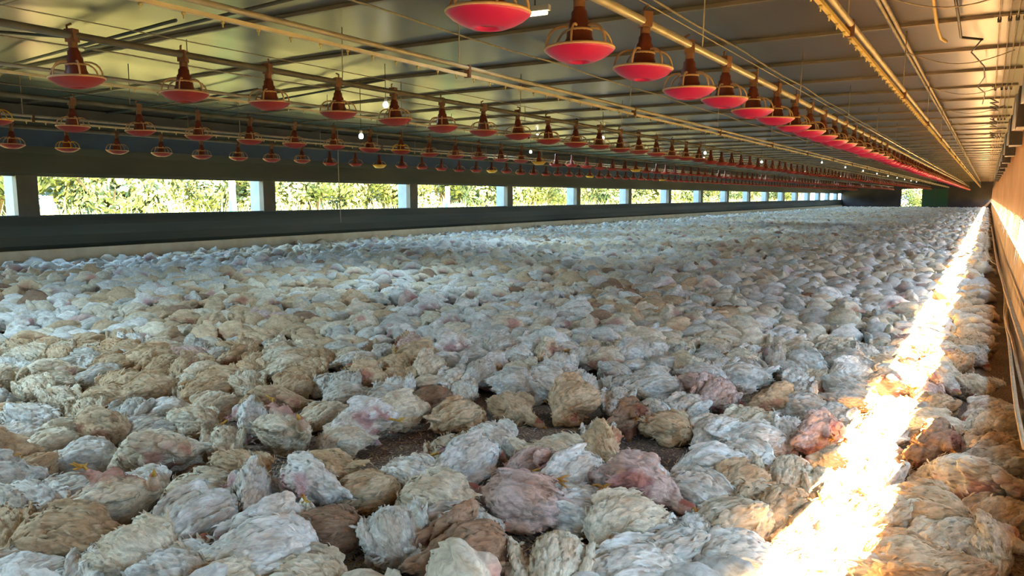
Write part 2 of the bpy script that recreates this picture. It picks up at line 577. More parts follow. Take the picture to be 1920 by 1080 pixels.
# ------------------------------------------------------------------ feeder lines
LINES = [  # x, dish z, first pan y, name of the line
    (-1.65, 1.865, 2.41, 'nearest the right wall'),
    (-4.93, 1.925, 2.58, 'second from the right wall'),
    (-8.28, 1.925, 3.50, 'second from the left wall'),
    (-11.65, 1.90, 5.13, 'nearest the left wall'),
]
STEP = .753
TUBE_UP = .285
DISH = [(.0, -.012), (.035, -.014), (.045, -.030), (.058, -.036), (.078, -.033), (.120, -.018), (.152, -.002), (.168, .011), (.175, .016), (.175, .026), (.166, .026), (.145, .010), (.10, -.008), (.055, -.022), (.045, -.004), (.0, -.004)]


def pan_parts(seg, ribs, rn, rp):
    dish = MB().lathe(DISH, seg)
    cone = MB().lathe([(.0, -.025), (.070, -.02), (.074, .06), (.066, .075), (.064, .105), (.054, .115), (.052, .15), (.042, .16), (.040, .19), (.030, .20), (.030, .21), (.0, .21)], max(8, seg // 2))
    neck = MB().lathe([(.026, .20), (.030, .21), (.030, .25), (.024, .26), (.0, .26)], max(6, seg // 3))
    neck.box((-.034, -.030, .245), (.034, .030, .325))
    neck.tube([(-.03, 0, .32), (-.03, 0, .35), (.0, .01, .36)], .008, 5)
    g = MB()
    for k in range(ribs):
        a = 2 * PI * k / ribs + .25
        pts = []
        for i in range(rp + 1):
            t = i / rp * PI / 2
            rr = .062 + .111 * math.cos(t) ** .8
            zz = .022 + .10 * math.sin(t) ** .9
            pts.append((rr * math.cos(a), rr * math.sin(a), zz))
        g.tube(pts, .0065, rn, False)
    ring = [(.174 * math.cos(2 * PI * i / seg), .174 * math.sin(2 * PI * i / seg), .024) for i in range(seg + 1)]
    g.tube(ring, .007, rn, False)
    ring = [(.06 * math.cos(2 * PI * i / seg), .06 * math.sin(2 * PI * i / seg), .106) for i in range(seg + 1)]
    g.tube(ring, .007, rn, False)
    return dish, cone, neck, g


hi = pan_parts(36, 6, 6, 7)
md = pan_parts(24, 6, 5, 5)


def pan_mesh_set(parts, grill, dish=None):
    d, c, n_, g = parts
    return [('pan_dish', d.mesh('pan_dish', dish or M['pan'])), ('feed_cone', c.mesh('feed_cone', M['cone'])), ('neck', n_.mesh('neck', M['bracket'])), ('grill', g.mesh('grill', grill))]


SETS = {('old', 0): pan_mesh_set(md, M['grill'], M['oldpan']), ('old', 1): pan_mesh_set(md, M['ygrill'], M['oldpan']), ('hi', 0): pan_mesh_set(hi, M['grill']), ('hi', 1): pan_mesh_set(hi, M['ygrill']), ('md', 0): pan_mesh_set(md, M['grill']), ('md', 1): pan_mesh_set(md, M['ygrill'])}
lo = MB()
lo.cur = 0
lo.lathe([(.0, -.05), (.10, -.045), (.174, .02), (.0, .024)], 10)
lo.cur = 1
lo.lathe([(.07, .02), (.06, .09), (.035, .16), (.03, .25), (.0, .27)], 6)
lo.cur = 2
for k in range(4):
    a = PI / 4 + k * PI / 2
    lo.tube([(.172 * math.cos(a), .172 * math.sin(a), .022), (.13 * math.cos(a), .13 * math.sin(a), .085), (.06 * math.cos(a), .06 * math.sin(a), .11)], .007, 3, False)
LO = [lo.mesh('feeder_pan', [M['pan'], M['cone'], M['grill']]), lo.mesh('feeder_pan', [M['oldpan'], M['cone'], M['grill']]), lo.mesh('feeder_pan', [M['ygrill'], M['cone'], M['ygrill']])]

pans = []
for li, (x, z, y0, nm) in enumerate(LINES):
    k = 0
    while y0 + STEP * k < YF - 1.0:
        pans.append((math.hypot(x, y0 + STEP * k), li, k, x, y0 + STEP * k, z))
        k += 1
pans.sort()
YELLOW = {(2, 0), (3, 1), (3, 10), (2, 8), (2, 14), (3, 16), (3, 24), (2, 21), (3, 33)}
rest = MB()
for rank, (d, li, k, x, y, z) in enumerate(pans):
    yel = 1 if (li, k) in YELLOW else 0
    zz = z + R.uniform(-.012, .012)
    if rank >= 300:
        o0 = len(rest.v)
        rest.v += [(p[0] + x, p[1] + y, p[2] + zz) for p in lo.v]
        rest.f += [tuple(i + o0 for i in f) for f in lo.f]
        rest.mi += lo.mi
        rest.sm += lo.sm
        continue
    nm = LINES[li][3]
    colr = 'yellow-grilled' if yel else 'red'
    lab = f'{colr} feeder pan, {ordinal(k + 1)} from the near end of the line {nm}'
    tilt = (R.uniform(-.04, .04), R.uniform(-.04, .04), R.uniform(0, 6))
    if d < 16:
        t = empty('feeder_pan', (x, y, zz), lab, 'feeder', 'feeder pans hanging in four lines')
        t.rotation_euler = tilt
        t.scale = (.92, .92, 1.0)
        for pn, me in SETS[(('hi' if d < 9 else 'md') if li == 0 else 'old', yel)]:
            o = bpy.data.objects.new(pn, me)
            COL.objects.link(o)
            o.parent = t
    else:
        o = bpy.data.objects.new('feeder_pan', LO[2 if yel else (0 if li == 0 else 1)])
        COL.objects.link(o)
        o.location = (x, y, zz)
        o.rotation_euler = tilt
        o.scale = (.93, .93, .95)
        tag(o, lab, 'feeder', 'feeder pans hanging in four lines')
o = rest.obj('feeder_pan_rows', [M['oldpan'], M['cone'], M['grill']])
tag(o, 'far ends of the four red feeder pan lines, too distant to count', 'feeder', None, 'stuff')

for li, (x, z, y0, nm) in enumerate(LINES):
    zt = z + TUBE_UP
    t = empty('feed_line', (x, y0, zt), f'tan feed tube with suspension cords, the feeder line {nm}', 'feed line', 'feed lines under the ceiling')
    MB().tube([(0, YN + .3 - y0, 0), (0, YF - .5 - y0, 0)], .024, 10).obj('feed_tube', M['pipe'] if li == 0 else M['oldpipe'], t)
    MB().tube([(0, YN + .3 - y0, .10), (0, YF - .5 - y0, .10)], .004, 5).obj('guard_wire', M['cord'], t)
    for k in range(28):
        y = 1.9 + 3.0 * k
        ct = ceil_z(x) - zt - .03
        MB().tube([(0, y - y0, .02), (.01, y - y0, ct)], .005, 5).obj('suspension_cord', M['cord'], t)

# drinker lines: pipe above, water pipe with nipples below
DR = [(-.72, 2.10, True, 'yellow nipple drinker line nearest the right wall, lit along its lower pipe'), (-3.35, 2.10, False, 'double pipe nipple drinker line between the two feeder lines nearest the camera'),
      (-6.6, 2.18, False, 'double pipe nipple drinker line in the middle of the shed'), (-9.9, 2.12, False, 'double pipe nipple drinker line farthest left')]
for di, (x, z, yel, lab) in enumerate(DR):
    t = empty('drinker_line', (x, 1.0, z), lab, 'drinker line', 'nipple drinker lines')
    MB().tube([(.012, -2.0, .055), (.012, YF - 1.6, .055)], .017, 9).obj('support_pipe', M['pipe'], t)
    MB().box((-.011, -2.0, -.011), (.011, YF - 1.6, .011)).obj('water_pipe', M['ypipe'] if yel else M['waterpipe'], t)
    nb = MB().lathe([(.0, -.042), (.004, -.042), (.004, -.026), (.009, -.024), (.009, -.012), (.0, -.010)], 6)
    nme = nb.mesh('nipple', M['nipple'])
    first = {0: .6, 1: .4, 2: 1.2, 3: 2.0}[di]
    cnt = 90 if di < 2 else 40
    for k in range(cnt):
        o = bpy.data.objects.new('nipple', nme)
        COL.objects.link(o)
        o.location = (0, first + .22 * k, 0)
        o.parent = t
    fm = MB()
    y = first + .22 * cnt
    while y < YF - 2:
        fm.lathe([(.0, -.042), (.006, -.04), (.008, -.012)], 4, (0, y, 0))
        y += .22
    tag(fm.obj('nipple_row', M['nipple'], t), None, None, None, 'stuff')
    for k in range(27):
        y = 1.4 + 3.1 * k
        MB().tube([(.012, y - 1, .055), (.012, y - 1, ceil_z(x) - z - .03)], .0045, 5).obj('hanger_cord', M['cord'], t)
        MB().box((-.016, y - 1 + .1, -.016), (.03, y - 1 + .125, .076)).obj('pipe_clip', M['bracket'], t)

# winch cables and conduits just under the ceiling
def line_thing(name, pts, r, mat, label, cat, n=6, group=None):
    return tag(MB().tube(pts, r, n).obj(name, mat), label, cat, group)


def beaded(name, x, z, label):
    pts = []
    y = -.8
    i = 0
    while y < YF - .6:
        pts.append((x, y, z - .02 * math.sin(PI * ((y - 1.4) % 3.0) / 3.0)))
        y += .25
    o = tag(MB().tube(pts, .0085, 6).obj(name, M['cord']), label, 'cable', 'winch cables under the ceiling')
    return o


beaded('winch_cable', -4.1, 2.66, 'dusty winch cable near the ceiling left of the nearest feeder line')
beaded('winch_cable', -2.12, 2.62, 'dusty winch cable near the ceiling right of the nearest feeder line')
beaded('winch_cable', -7.6, 2.66, 'dusty winch cable near the ceiling in the middle of the shed')
for x in (-.80, -.745):
    line_thing('conduit', [(x, YN + .2, 2.655 if x < -.78 else 2.63), (x, YF - .4, 2.655 if x < -.78 else 2.63)], .016, M['pipe'],
               ('left' if x < -.78 else 'right') + ' one of two metal conduits close together under the ceiling by the right wall', 'conduit', 8, 'ceiling conduits')
for x in (-.02, .05, .10, .15):
    w = {-.02: 'first', .05: 'second', .10: 'third', .15: 'fourth'}[x]
    line_thing('curtain_wire', [(x, YN + .2, 2.60), (x, 14, 2.59), (x, YF - .4, 2.60)], .004, M['cord'], f'thin curtain wire under the ceiling along the right wall, {w} from the left', 'wire', 5, 'curtain wires')

# cross rods where the wires are held (insulator bars)
for k in range(12):
    y = 7.2 + 4.5 * k
    t = empty('wire_bracket', (0, y, 2.60), f'bracket with four dark insulators on the ceiling wires, {ordinal(k + 1)} from the camera', 'bracket', 'wire brackets')
    MB().box((-.06, -.01, .012), (.19, .01, .03)).obj('bar', M['pipe'], t)
    for x in (-.02, .05, .10, .15):
        MB().lathe([(.0, -.03), (.013, -.028), (.015, .0), (.010, .014), (.0, .014)], 8, (x, 0, 0)).obj('insulator', M['black'], t)

# sagging pull cords between conduit and wall
for k in range(9):
    y = 5.9 + 2.6 * k
    pts = [(-.78 + .09 * i, y + .04 * i, 2.62 - .12 * math.sin(PI * i / 10)) for i in range(11)]
    line_thing('pull_cord', pts, .005, M['cord'], f'sagging cord from the conduits to the right wall, {ordinal(k + 1)} from the camera', 'cord', 5, 'sagging cords')

# upright yellow pipe, black pipe and coiled spring cord by the right wall
pz = 2.55
line_thing('bent_pipe', [onz(1746, -30, pz), onz(1752, 15, pz), onz(1757, 50, pz), onz(1764, 72, pz), onz(1774, 78, pz)], .013, M['ypipe'], 'pale bent plastic pipe under the ceiling near the right wall', 'pipe', 8)
line_thing('black_pipe', [onz(1787, -30, pz), onz(1796, 25, pz), onz(1802, 70, pz), onz(1842, 74, pz)], .011, M['black'], 'black pipe with a sharp corner under the ceiling near the right wall', 'pipe', 8)
line_thing('spring_cord', [onz(1840, 75, pz - .01), onz(1821, 98, pz - .03), onz(1845, 124, pz), onz(1846, 145, pz - .02), onz(1833, 163, pz - .04), onz(1847, 175, pz), onz(1842, 195, pz)], .007, M['black'], 'black zigzag cord hanging along the right edge of the ceiling', 'cord', 6)
for k in range(3):
    y = 12.5 + 3.2 * k
    pts = [(-.02 + .05 * (1 if i % 2 else -1), y + .28 * i, 2.56 - .03 * (i % 2)) for i in range(7)]
    line_thing('spring_cord', pts, .008, M['black'], f'dark zigzag cord under the right ceiling, {ordinal(k + 2)} one from the camera', 'cord', 5)

# diagonal wind braces under the ceiling, left half
for k, (pa, pb, zz) in enumerate((((0, 127), (330, 38), 2.72), ((160, 92), (620, -20), 2.74), ((200, 213), (483, 167), 2.70), ((323, 223), (720, 150), 2.72), ((0, 60), (200, 75), 2.74))):
    zz = 2.60
    a, c = onz(*pa, zz), onz(*pb, zz)
    for q in (a, c):
        q.x = min(max(q.x, XL + .2), XR - .2)
    w = ('long brace rod by the first pan of the second line', 'long brace rod behind the top left corner', 'brace rod meeting the left eave', 'brace rod above the third feeder line', 'short brace rod at the upper left')[k]
    line_thing('brace_rod', [a, c], .014, M['postd'], 'dark diagonal ' + w, 'brace', 6, 'ceiling braces')
# sagging dark wire on the left
pts = []
for i in range(25):
    t = i / 24
    pts.append((-9.0, 1.0 + 11 * t, 2.55 - .18 * math.sin(PI * t)))
line_thing('sagging_wire', pts, .006, M['black'], 'dark electric wire sagging under the left half of the ceiling', 'wire', 5)
pa = onx(632, 225, -8.9)
line_thing('hanging_wire', [(pa.x, pa.y, ceil_z(pa.x) - .02), (pa.x, pa.y, 1.5), (pa.x + .02, pa.y, .78)], .007, M['cord'], 'long wire hanging from the ceiling in front of the left openings', 'wire', 5)

# lamps
def bulb(p, label):
    t = empty('hanging_bulb', p, label, 'lamp', 'lit ceiling lamps')
    MB().lathe([(.0, -.045), (.022, -.040), (.032, -.018), (.030, .004), (.016, .024), (.0, .028)], 12).obj('glass', M['bulb'], t)
    MB().lathe([(.0, .02), (.018, .022), (.018, .07), (.0, .075)], 10).obj('socket', M['socket'], t)
    MB().tube([(0, 0, .07), (0, 0, ceil_z(p[0]) - p[2] - .02)], .004, 5).obj('flex', M['black'], t)
    return t


BULBS = []
for (px, py, x, lb) in ((677, 254, -7.0, 'small lit bulb on a flex in front of the left half of the ceiling'), (723, 195, -5.9, 'small lit bulb high behind the second feeder line'), (1130, 258, -5.9, 'small lit bulb behind the second feeder line, farther along'), (995, 284, -8.9, 'small lit bulb low behind the second feeder line'),
                        (1322, 286, -5.9, 'tiny lit bulb far along the second feeder line'), (1428, 303, -5.9, 'tiny lit bulb farthest along the second feeder line')):
    p = onx(px, py, x)
    p.z = min(p.z, ceil_z(x) - .12)
    BULBS.append(bulb(p, lb))
for bx in (-5.9, -8.9):  # rows of bulbs added to brighten the distant birds
    for k in range(13):
        y = (33 if bx > -7 else 15) + 6.0 * k
        if y < YF - 2:
            BULBS.append(bulb(Vector((bx, y, 2.62)), f'far lit bulb in the ' + ('right' if bx > -7 else 'left') + f' lamp row, {ordinal(k + 1)} of its far part'))
for bx, y in ((-4.4, -.3), (-5.9, .8), (-8.9, 2.0)):  # added out-of-view bulbs, overhead fill for the nearest birds
    BULBS.append(bulb(Vector((bx, y, 2.62)), f'lit bulb above the frame at the near end, {-bx:.0f} metres from the right wall'))
p = onz(1003, 26, 2.45)
p_tube = p
t = empty('tube_lamp', p, 'short glowing tube lamp under the ceiling beside the nearest red pan', 'lamp', 'lit ceiling lamps', .12)
MB().tube([(-.09, 0, 0), (.09, 0, 0)], .014, 10).obj('glowing_tube', M['tube'], t)
MB().box((-.11, -.02, .014), (.11, .02, .05)).obj('housing', M['socket'], t)
MB().tube([(0, 0, .05), (0, 0, ceil_z(p.x) - p.z - .01)], .006, 5).obj('stem', M['black'], t)

# right wall details: scalloped plastic flaps, torn strips, ropes
for k in range(12):
    y = 5.4 + 2.35 * k
    t = empty('curtain_flap', (XR, y, 1.98), f'pale rounded plastic flap over a dark vent on the right wall, {ordinal(k + 1)} from the camera', 'flap', 'wall flaps')
    b = MB()
    vs = []
    n = 12
    for i in range(n + 1):
        a = PI * i / n
        for s, xo in ((1.0, -.03), (.86, -.115), (.55, -.10)):
            vs.append((xo, .62 * s * math.cos(a), -.02 + .30 * s * math.sin(a) - .16))
    fs = []
    for i in range(n):
        for j in range(2):
            fs.append((i * 3 + j, i * 3 + j + 1, i * 3 + 4 + j, i * 3 + 3 + j))
    b.add(vs, fs, True)
    o = b.obj('flap_rim', M['flap'], t)
    so = o.modifiers.new('thickness', 'SOLIDIFY'); so.thickness = .012
    b = MB().box((-.11, -.95, -.26), (.0, -.62, .04)).box((-.08, -.45, -.16), (.0, .42, -.08))
    b.obj('vent_opening', M['black'], t)
for k in range(26):
    y = 4.6 + .62 * k + R.uniform(-.2, .2)
    ln = R.uniform(.10, .42)
    w = R.uniform(.02, .07)
    b = MB()
    x = XR - .012
    b.add([(x, y - w, GHI + .05), (x, y + w, GHI + .05), (x - .015, y + w * .5, GHI - ln * .6), (x - .015, y - w * .6, GHI - ln * .6), (x - .02, y + .01, GHI - ln)], [(0, 1, 2, 3), (3, 2, 4)])
    o = b.obj('torn_strip', M['flap'])
    so = o.modifiers.new('thickness', 'SOLIDIFY'); so.thickness = .003
    tag(o, f'sunlit torn plastic strip hanging over the right wall gap, {ordinal(k + 1)} from the camera', 'strip', 'torn plastic strips')


def wallpath(pts, x):
    return [onx(px, py, x) for px, py in pts]


def smooth_path(pts, n=6):
    out = []
    P = [pts[0]] + list(pts) + [pts[-1]]
    for i in range(1, len(P) - 2):
        for k in range(n):
            t = k / n
            a, b_, c, d = P[i - 1], P[i], P[i + 1], P[i + 2]
            out.append(.5 * ((2 * b_) + (c - a) * t + (2 * a - 5 * b_ + 4 * c - d) * t * t + (3 * b_ - a - 3 * c + d) * t ** 3))
    out.append(P[-2])
    return out


def at_heights(pts):
    return [onz(px, py, z) for px, py, z in pts]


line_thing('thick_rope', smooth_path(at_heights([(1859, 425, .27), (1868, 480, .33), (1880, 525, .39), (1895, 575, .44), (1912, 625, .48), (1935, 690, .5), (1960, 760, .52)])), .015, M['rope'], 'thick tan rope sagging along the right wall', 'rope', 8)
line_thing('thin_rope', smooth_path(at_heights([(1852, 425, .25), (1849, 465, .25), (1857, 488, .27), (1872, 500, .30), (1883, 545, .34), (1884, 590, .36), (1892, 640, .40), (1898, 700, .43), (1907, 770, .46), (1922, 840, .48)])), .008, M['rope'], 'thin tan rope hanging lowest along the right wall', 'rope', 8)
line_thing('rope_loop', smooth_path(at_heights([(1894, 560, .42), (1887, 590, .38), (1890, 615, .40), (1899, 640, .42), (1908, 690, .44), (1922, 745, .46)])), .007, M['rope'], 'tan rope loop between the two long ropes on the right wall', 'rope', 8)

# ------------------------------------------------------------------ birds
def ell(bm, c, r, rot=(0, 0, 0), taper=0.0, seg=16):
    m = Matrix.Translation(c) @ Matrix.Rotation(rot[2], 4, 'Z') @ Matrix.Rotation(rot[1], 4, 'Y') @ Matrix.Rotation(rot[0], 4, 'X')
    g = bmesh.ops.create_uvsphere(bm, u_segments=seg, v_segments=seg // 2 + 2, radius=1.0)
    for v in g['verts']:
        k = 1 + taper * v.co.x
        v.co = m @ Vector((v.co.x * r[0], v.co.y * r[1] * k, v.co.z * r[2] * k))


def chain(bm, pts, seg=12):
    for i in range(len(pts) - 1):
        (a, ra), (c, rc) = pts[i], pts[i + 1]
        a, c = Vector(a), Vector(c)
        n = max(2, int((c - a).length / .008))
        for k in range(n + 1):
            t = k / n
            r = ra + (rc - ra) * t
            ell(bm, a.lerp(c, t), (r, r, r), seg=8)


def tmp_eval(me, mods):
    o = bpy.data.objects.new('tmp', me)
    COL.objects.link(o)
    for kind, kw in mods:
        md_ = o.modifiers.new(kind, kind)
        for k, v in kw.items():
            setattr(md_, k, v)
    dg = bpy.context.evaluated_depsgraph_get()
    out = bpy.data.meshes.new_from_object(o.evaluated_get(dg))
    bpy.data.objects.remove(o)
    return out


def fbm(p, s, o=3):
    return noise.fractal(p * s, 1.0, 2.0, o)


SPEC = [  # neck path end (head), roll, wing params, feet, kind word
    dict(head=(.20, .06, .035), neck=(.16, .02, .06), roll=0, feet=False, skin=0.0, raise_wing=0, w='lying on its breast with head down'),
    dict(head=(.12, .15, .03), neck=(.17, .08, .05), roll=.25, feet=False, skin=0.0, raise_wing=0, w='lying on its breast with neck bent aside'),
    dict(head=(.22, -.05, .03), neck=(.18, .0, .05), roll=1.05, feet=True, skin=.25, raise_wing=0, w='lying on its side with feet showing'),
    dict(head=(.10, .03, .05), neck=(.13, .03, .06), roll=-.2, feet=False, skin=0.0, raise_wing=0, w='slumped in a round heap with head hidden'),
    dict(head=(.19, -.09, .03), neck=(.16, -.04, .05), roll=.5, feet=False, skin=.1, raise_wing=1, w='slumped with one wing spread'),
    dict(head=(.15, .10, .10), neck=(.15, .05, .10), roll=2.2, feet=True, skin=.7, raise_wing=0, w='lying on its back with bare pink belly'),
    dict(head=(.06, .13, .06), neck=(.15, .09, .05), roll=-.6, feet=False, skin=.15, raise_wing=0, w='lying tilted with neck folded back'),
    dict(head=(.18, .0, .02), neck=(.16, .0, .05), roll=0.1, feet=False, skin=.0, raise_wing=0, w='lying on its breast with tail raised'),
    dict(head=(.23, .0, .025), neck=(.18, .02, .045), roll=-1.2, feet=True, skin=.45, raise_wing=0, w='lying on its side with pinkish flank'),
    dict(head=(.11, -.05, .04), neck=(.14, -.03, .05), roll=.15, feet=False, skin=.0, raise_wing=1, w='hunched with ruffled wings'),
]


def make_bird(idx, sp):
    r = random.Random(100 + idx)
    bm = bmesh.new()
    fat = r.uniform(.95, 1.08)
    ell(bm, (0, 0, .085), (.150, .100 * fat, .085), (0, .05, 0), .12)
    ell(bm, (.055, 0, .078), (.098, .098 * fat, .080))
    ell(bm, (-.11, 0, .075), (.085, .070, .060), (0, -.15, 0), .35)
    tz = .12 if idx == 7 else .075
    ell(bm, (-.185 if idx != 5 else -.15, 0, tz), (.062, .040, .020), (0, .35 if idx == 7 else 0, 0), .4)
    hd, nk = Vector(sp['head']), Vector(sp['neck'])
    chain(bm, [((.10, .0, .085), .052), (tuple(nk), .036), (tuple(hd * .75 + nk * .25), .026)])
    ell(bm, hd, (.031, .023, .024), (0, .2, math.atan2(hd.y - nk.y, hd.x - nk.x)))
    for s in (-1, 1):
        lift = sp['raise_wing'] if s > 0 else 0
        ell(bm, (-.015, s * (.088 + .035 * lift), .105 - .035 * lift), (.118, .026, .060), (s * (-.25 - .5 * lift), -.28, s * (.10 + .45 * lift)), -.25)
        ell(bm, (-.10, s * (.070 + .06 * lift), .090 - .04 * lift), (.080, .014, .030), (s * -.2, -.15, s * (.22 + .3 * lift)), -.5)
        ell(bm, (-.01, s * .070, .045), (.070, .045, .045), (0, .3, s * .3))
        if sp['feet']:
            chain(bm, [((-.04, s * .07, .03), .036), ((-.075, s * .085, -.012), .020)])
    roll = Matrix.Rotation(sp['roll'], 4, 'X')
    piv = Vector((0, 0, .085))
    feet_pts = []
    if sp['feet']:
        for s in (-1, 1):
            feet_pts.append([Vector((-.07, s * .085, -.008)), Vector((-.115 + r.uniform(-.02, .03), s * .09, -.045)), s])
    rot = lambda p: roll @ (p - piv) + piv
    for v in bm.verts:
        v.co = rot(v.co)
    zmin = min(v.co.z for v in bm.verts)
    me = bpy.data.meshes.new('raw')
    bm.to_mesh(me)
    bm.free()
    me = tmp_eval(me, [('REMESH', dict(mode='VOXEL', voxel_size=.0062)), ('SMOOTH', dict(factor=.5, iterations=4))])
    nv = len(me.vertices)
    co = np.empty(nv * 3, dtype=np.float32)
    me.vertices.foreach_get('co', co)
    co = co.reshape(-1, 3)
    no = np.empty(nv * 3, dtype=np.float32)
    me.vertices.foreach_get('normal', no)
    no = no.reshape(-1, 3)
    off = Vector((idx * 7.3, idx * 3.1, 0))
    col = np.ones((nv, 4), dtype=np.float32)
    hr = rot(hd)
    inv = roll.inverted()
    for i in range(nv):
        p = Vector(co[i])
        q = inv @ (p - piv) + piv        # bird's own frame
        w = Vector((q.x * .28, q.y, q.z))
        near_head = (p - hr).length < .045
        if not near_head:
            warp = fbm(q + off, 14, 2) * .03
            a = fbm(Vector((q.x * .30 + warp, q.y + warp, q.z)) + off, 70, 3)
            big = fbm(q + off * 1.7, 11, 2)
            ridge = abs(fbm(Vector((q.x * .5, q.y, q.z)) + off * 2.1, 26, 2))
            dd = .0030 * a + .010 * big - .008 * max(0, .22 - ridge) / .22
            co[i] += no[i] * dd
        else:
            a, big, ridge = 0, 0, 1
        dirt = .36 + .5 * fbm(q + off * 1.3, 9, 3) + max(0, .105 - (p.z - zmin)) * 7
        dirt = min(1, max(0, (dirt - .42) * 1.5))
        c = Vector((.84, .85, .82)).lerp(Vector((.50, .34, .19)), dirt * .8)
        c *= (.86 + .22 * min(1, ridge / .25)) * (1 + .25 * a)
        sk = sp['skin']
        if sk and q.z < .075 and abs(q.x) < .16:
            f = min(1, max(0, (.5 + fbm(q + off, 12, 2) + sk - .55) * 2.2)) * min(1, (.075 - q.z) / .03)
            c = c.lerp(Vector((.62, .41, .41)), f)
        if near_head:
            c = Vector((.68, .54, .46))
            if (p - hr).z > .014:
                c = Vector((.54, .25, .21))
        col[i, :3] = c
    co[:, 2] -= zmin + .012
    low = co[:, 2] < .006
    co[low, 2] = .006 * np.exp((co[low, 2] - .006) / .02) - .004
    verts = [tuple(map(float, p)) for p in co]
    cols = [tuple(map(float, c)) for c in col]
    faces = [tuple(p.vertices) for p in me.polygons]
    smooth = [True] * len(faces)
    body_v, body_f, body_c = list(verts), list(faces), list(cols)
    # loose feather ends
    for _ in range(330):
        i = r.randrange(nv)
        p, nn = Vector(co[i]), Vector(no[i])
        if p.z < .03 or (p - hr - Vector((0, 0, -zmin - .012))).length < .05:
            continue
        back = roll @ Vector((-1, 0, -.15))
        t = (back - nn * back.dot(nn))
        if t.length < .2:
            continue
        t.normalize()
        t = (t + Vector((r.gauss(0, .22), r.gauss(0, .22), r.gauss(0, .22)))).normalized()
        side = nn.cross(t).normalized()
        ln, wd = r.uniform(.018, .042), r.uniform(.0025, .0055)
        lift = r.uniform(.0, .20)
        p0 = p - nn * .003
        p1 = p + t * ln * .5 + nn * (.004 + lift * ln * .25)
        p2 = p + t * ln + nn * lift * ln
        o_ = len(verts)
        verts += [tuple(p0 - side * wd * .6), tuple(p0 + side * wd * .6), tuple(p1 + side * wd), tuple(p1 - side * wd), tuple(p2)]
        k = r.uniform(.8, 1.12)
        cc = tuple(min(1, x_ * k) for x_ in cols[i][:3]) + (1,)
        cols += [cc] * 5
        faces += [(o_, o_ + 1, o_ + 2, o_ + 3), (o_ + 3, o_ + 2, o_ + 4)]
        smooth += [True, True]
    # beak
    ax = (hd - nk).normalized()
    fb = MB()
    tip = hd + ax * .052 + Vector((0, 0, -.006))
    fb.tube([tuple(hd + ax * .022), tuple(hd + ax * .038), tuple(tip)], [.012, .008, .0015], 8)
    yel = [len(fb.v)]
    # shanks and toes
    for a, c, s in feet_pts:
        fb.tube([tuple(a), tuple(c)], [.0075, .0062], 7)
        for ang in (-.6, 0, .6, 2.8):
            d = Vector((-math.cos(ang), math.sin(ang) * 1.0, -.35 + r.uniform(-.2, .3)))
            ln = .042 if ang < 2 else .02
            fb.tube([tuple(c), tuple(c + d * ln * .55 + Vector((0, 0, .006))), tuple(c + d * ln)], [.0058, .0048, .002], 6)
    o_ = len(verts)
    for v in fb.v:
        q = rot(Vector(v))
        verts.append((q.x, q.y, max(q.z - zmin - .012, .002)))
        cols.append((.72, .46, .12, 1))
    faces += [tuple(i + o_ for i in f) for f in fb.f]
    smooth += [True] * len(fb.f)

    def build(nm, v, f, c, sm, mat):
        m = bpy.data.meshes.new(nm)
        m.from_pydata(v, [], f)
        m.materials.append(mat)
        m.polygons.foreach_set('use_smooth', sm)
        at = m.color_attributes.new('col', 'FLOAT_COLOR', 'POINT')
        at.data.foreach_set('color', np.array(c, dtype=np.float32).ravel())
        m.update()
        return m

    full = build('broiler_chicken', verts, faces, cols, smooth, M['feather'])
    body = build('body', body_v, body_f, body_c, [True] * len(body_f), M['feather'])
    nf = len(body_f)
    mid = tmp_eval(body, [('DECIMATE', dict(ratio=min(1, 900 / (2 * nf))))])
    far = tmp_eval(body, [('DECIMATE', dict(ratio=min(1, 150 / (2 * nf))))])
    vfar = tmp_eval(body, [('DECIMATE', dict(ratio=min(1, 70 / (2 * nf))))])

    def arrays(m):
        m.calc_loop_triangles()
        v = np.empty(len(m.vertices) * 3, dtype=np.float32); m.vertices.foreach_get('co', v)
        t = np.empty(len(m.loop_triangles) * 3, dtype=np.int32); m.loop_triangles.foreach_get('vertices', t)
        c = np.empty(len(m.vertices) * 4, dtype=np.float32); m.color_attributes['col'].data.foreach_get('color', c)
        return v.reshape(-1, 3), t.reshape(-1, 3), c.reshape(-1, 4)

    return full, [arrays(mid), arrays(far), arrays(vfar)]


BIRDS = [make_bird(i, sp) for i, sp in enumerate(SPEC)]

TINT = {'w': ((1.0, 1.0, 1.0), 'white'), 'c': ((.94, .86, .72), 'cream'), 't': ((.80, .62, .43), 'tan'), 'p': ((.84, .66, .64), 'pinkish'), 'b': ((.46, .31, .22), 'brown'), 'g': ((.80, .80, .78), 'greyish white')}

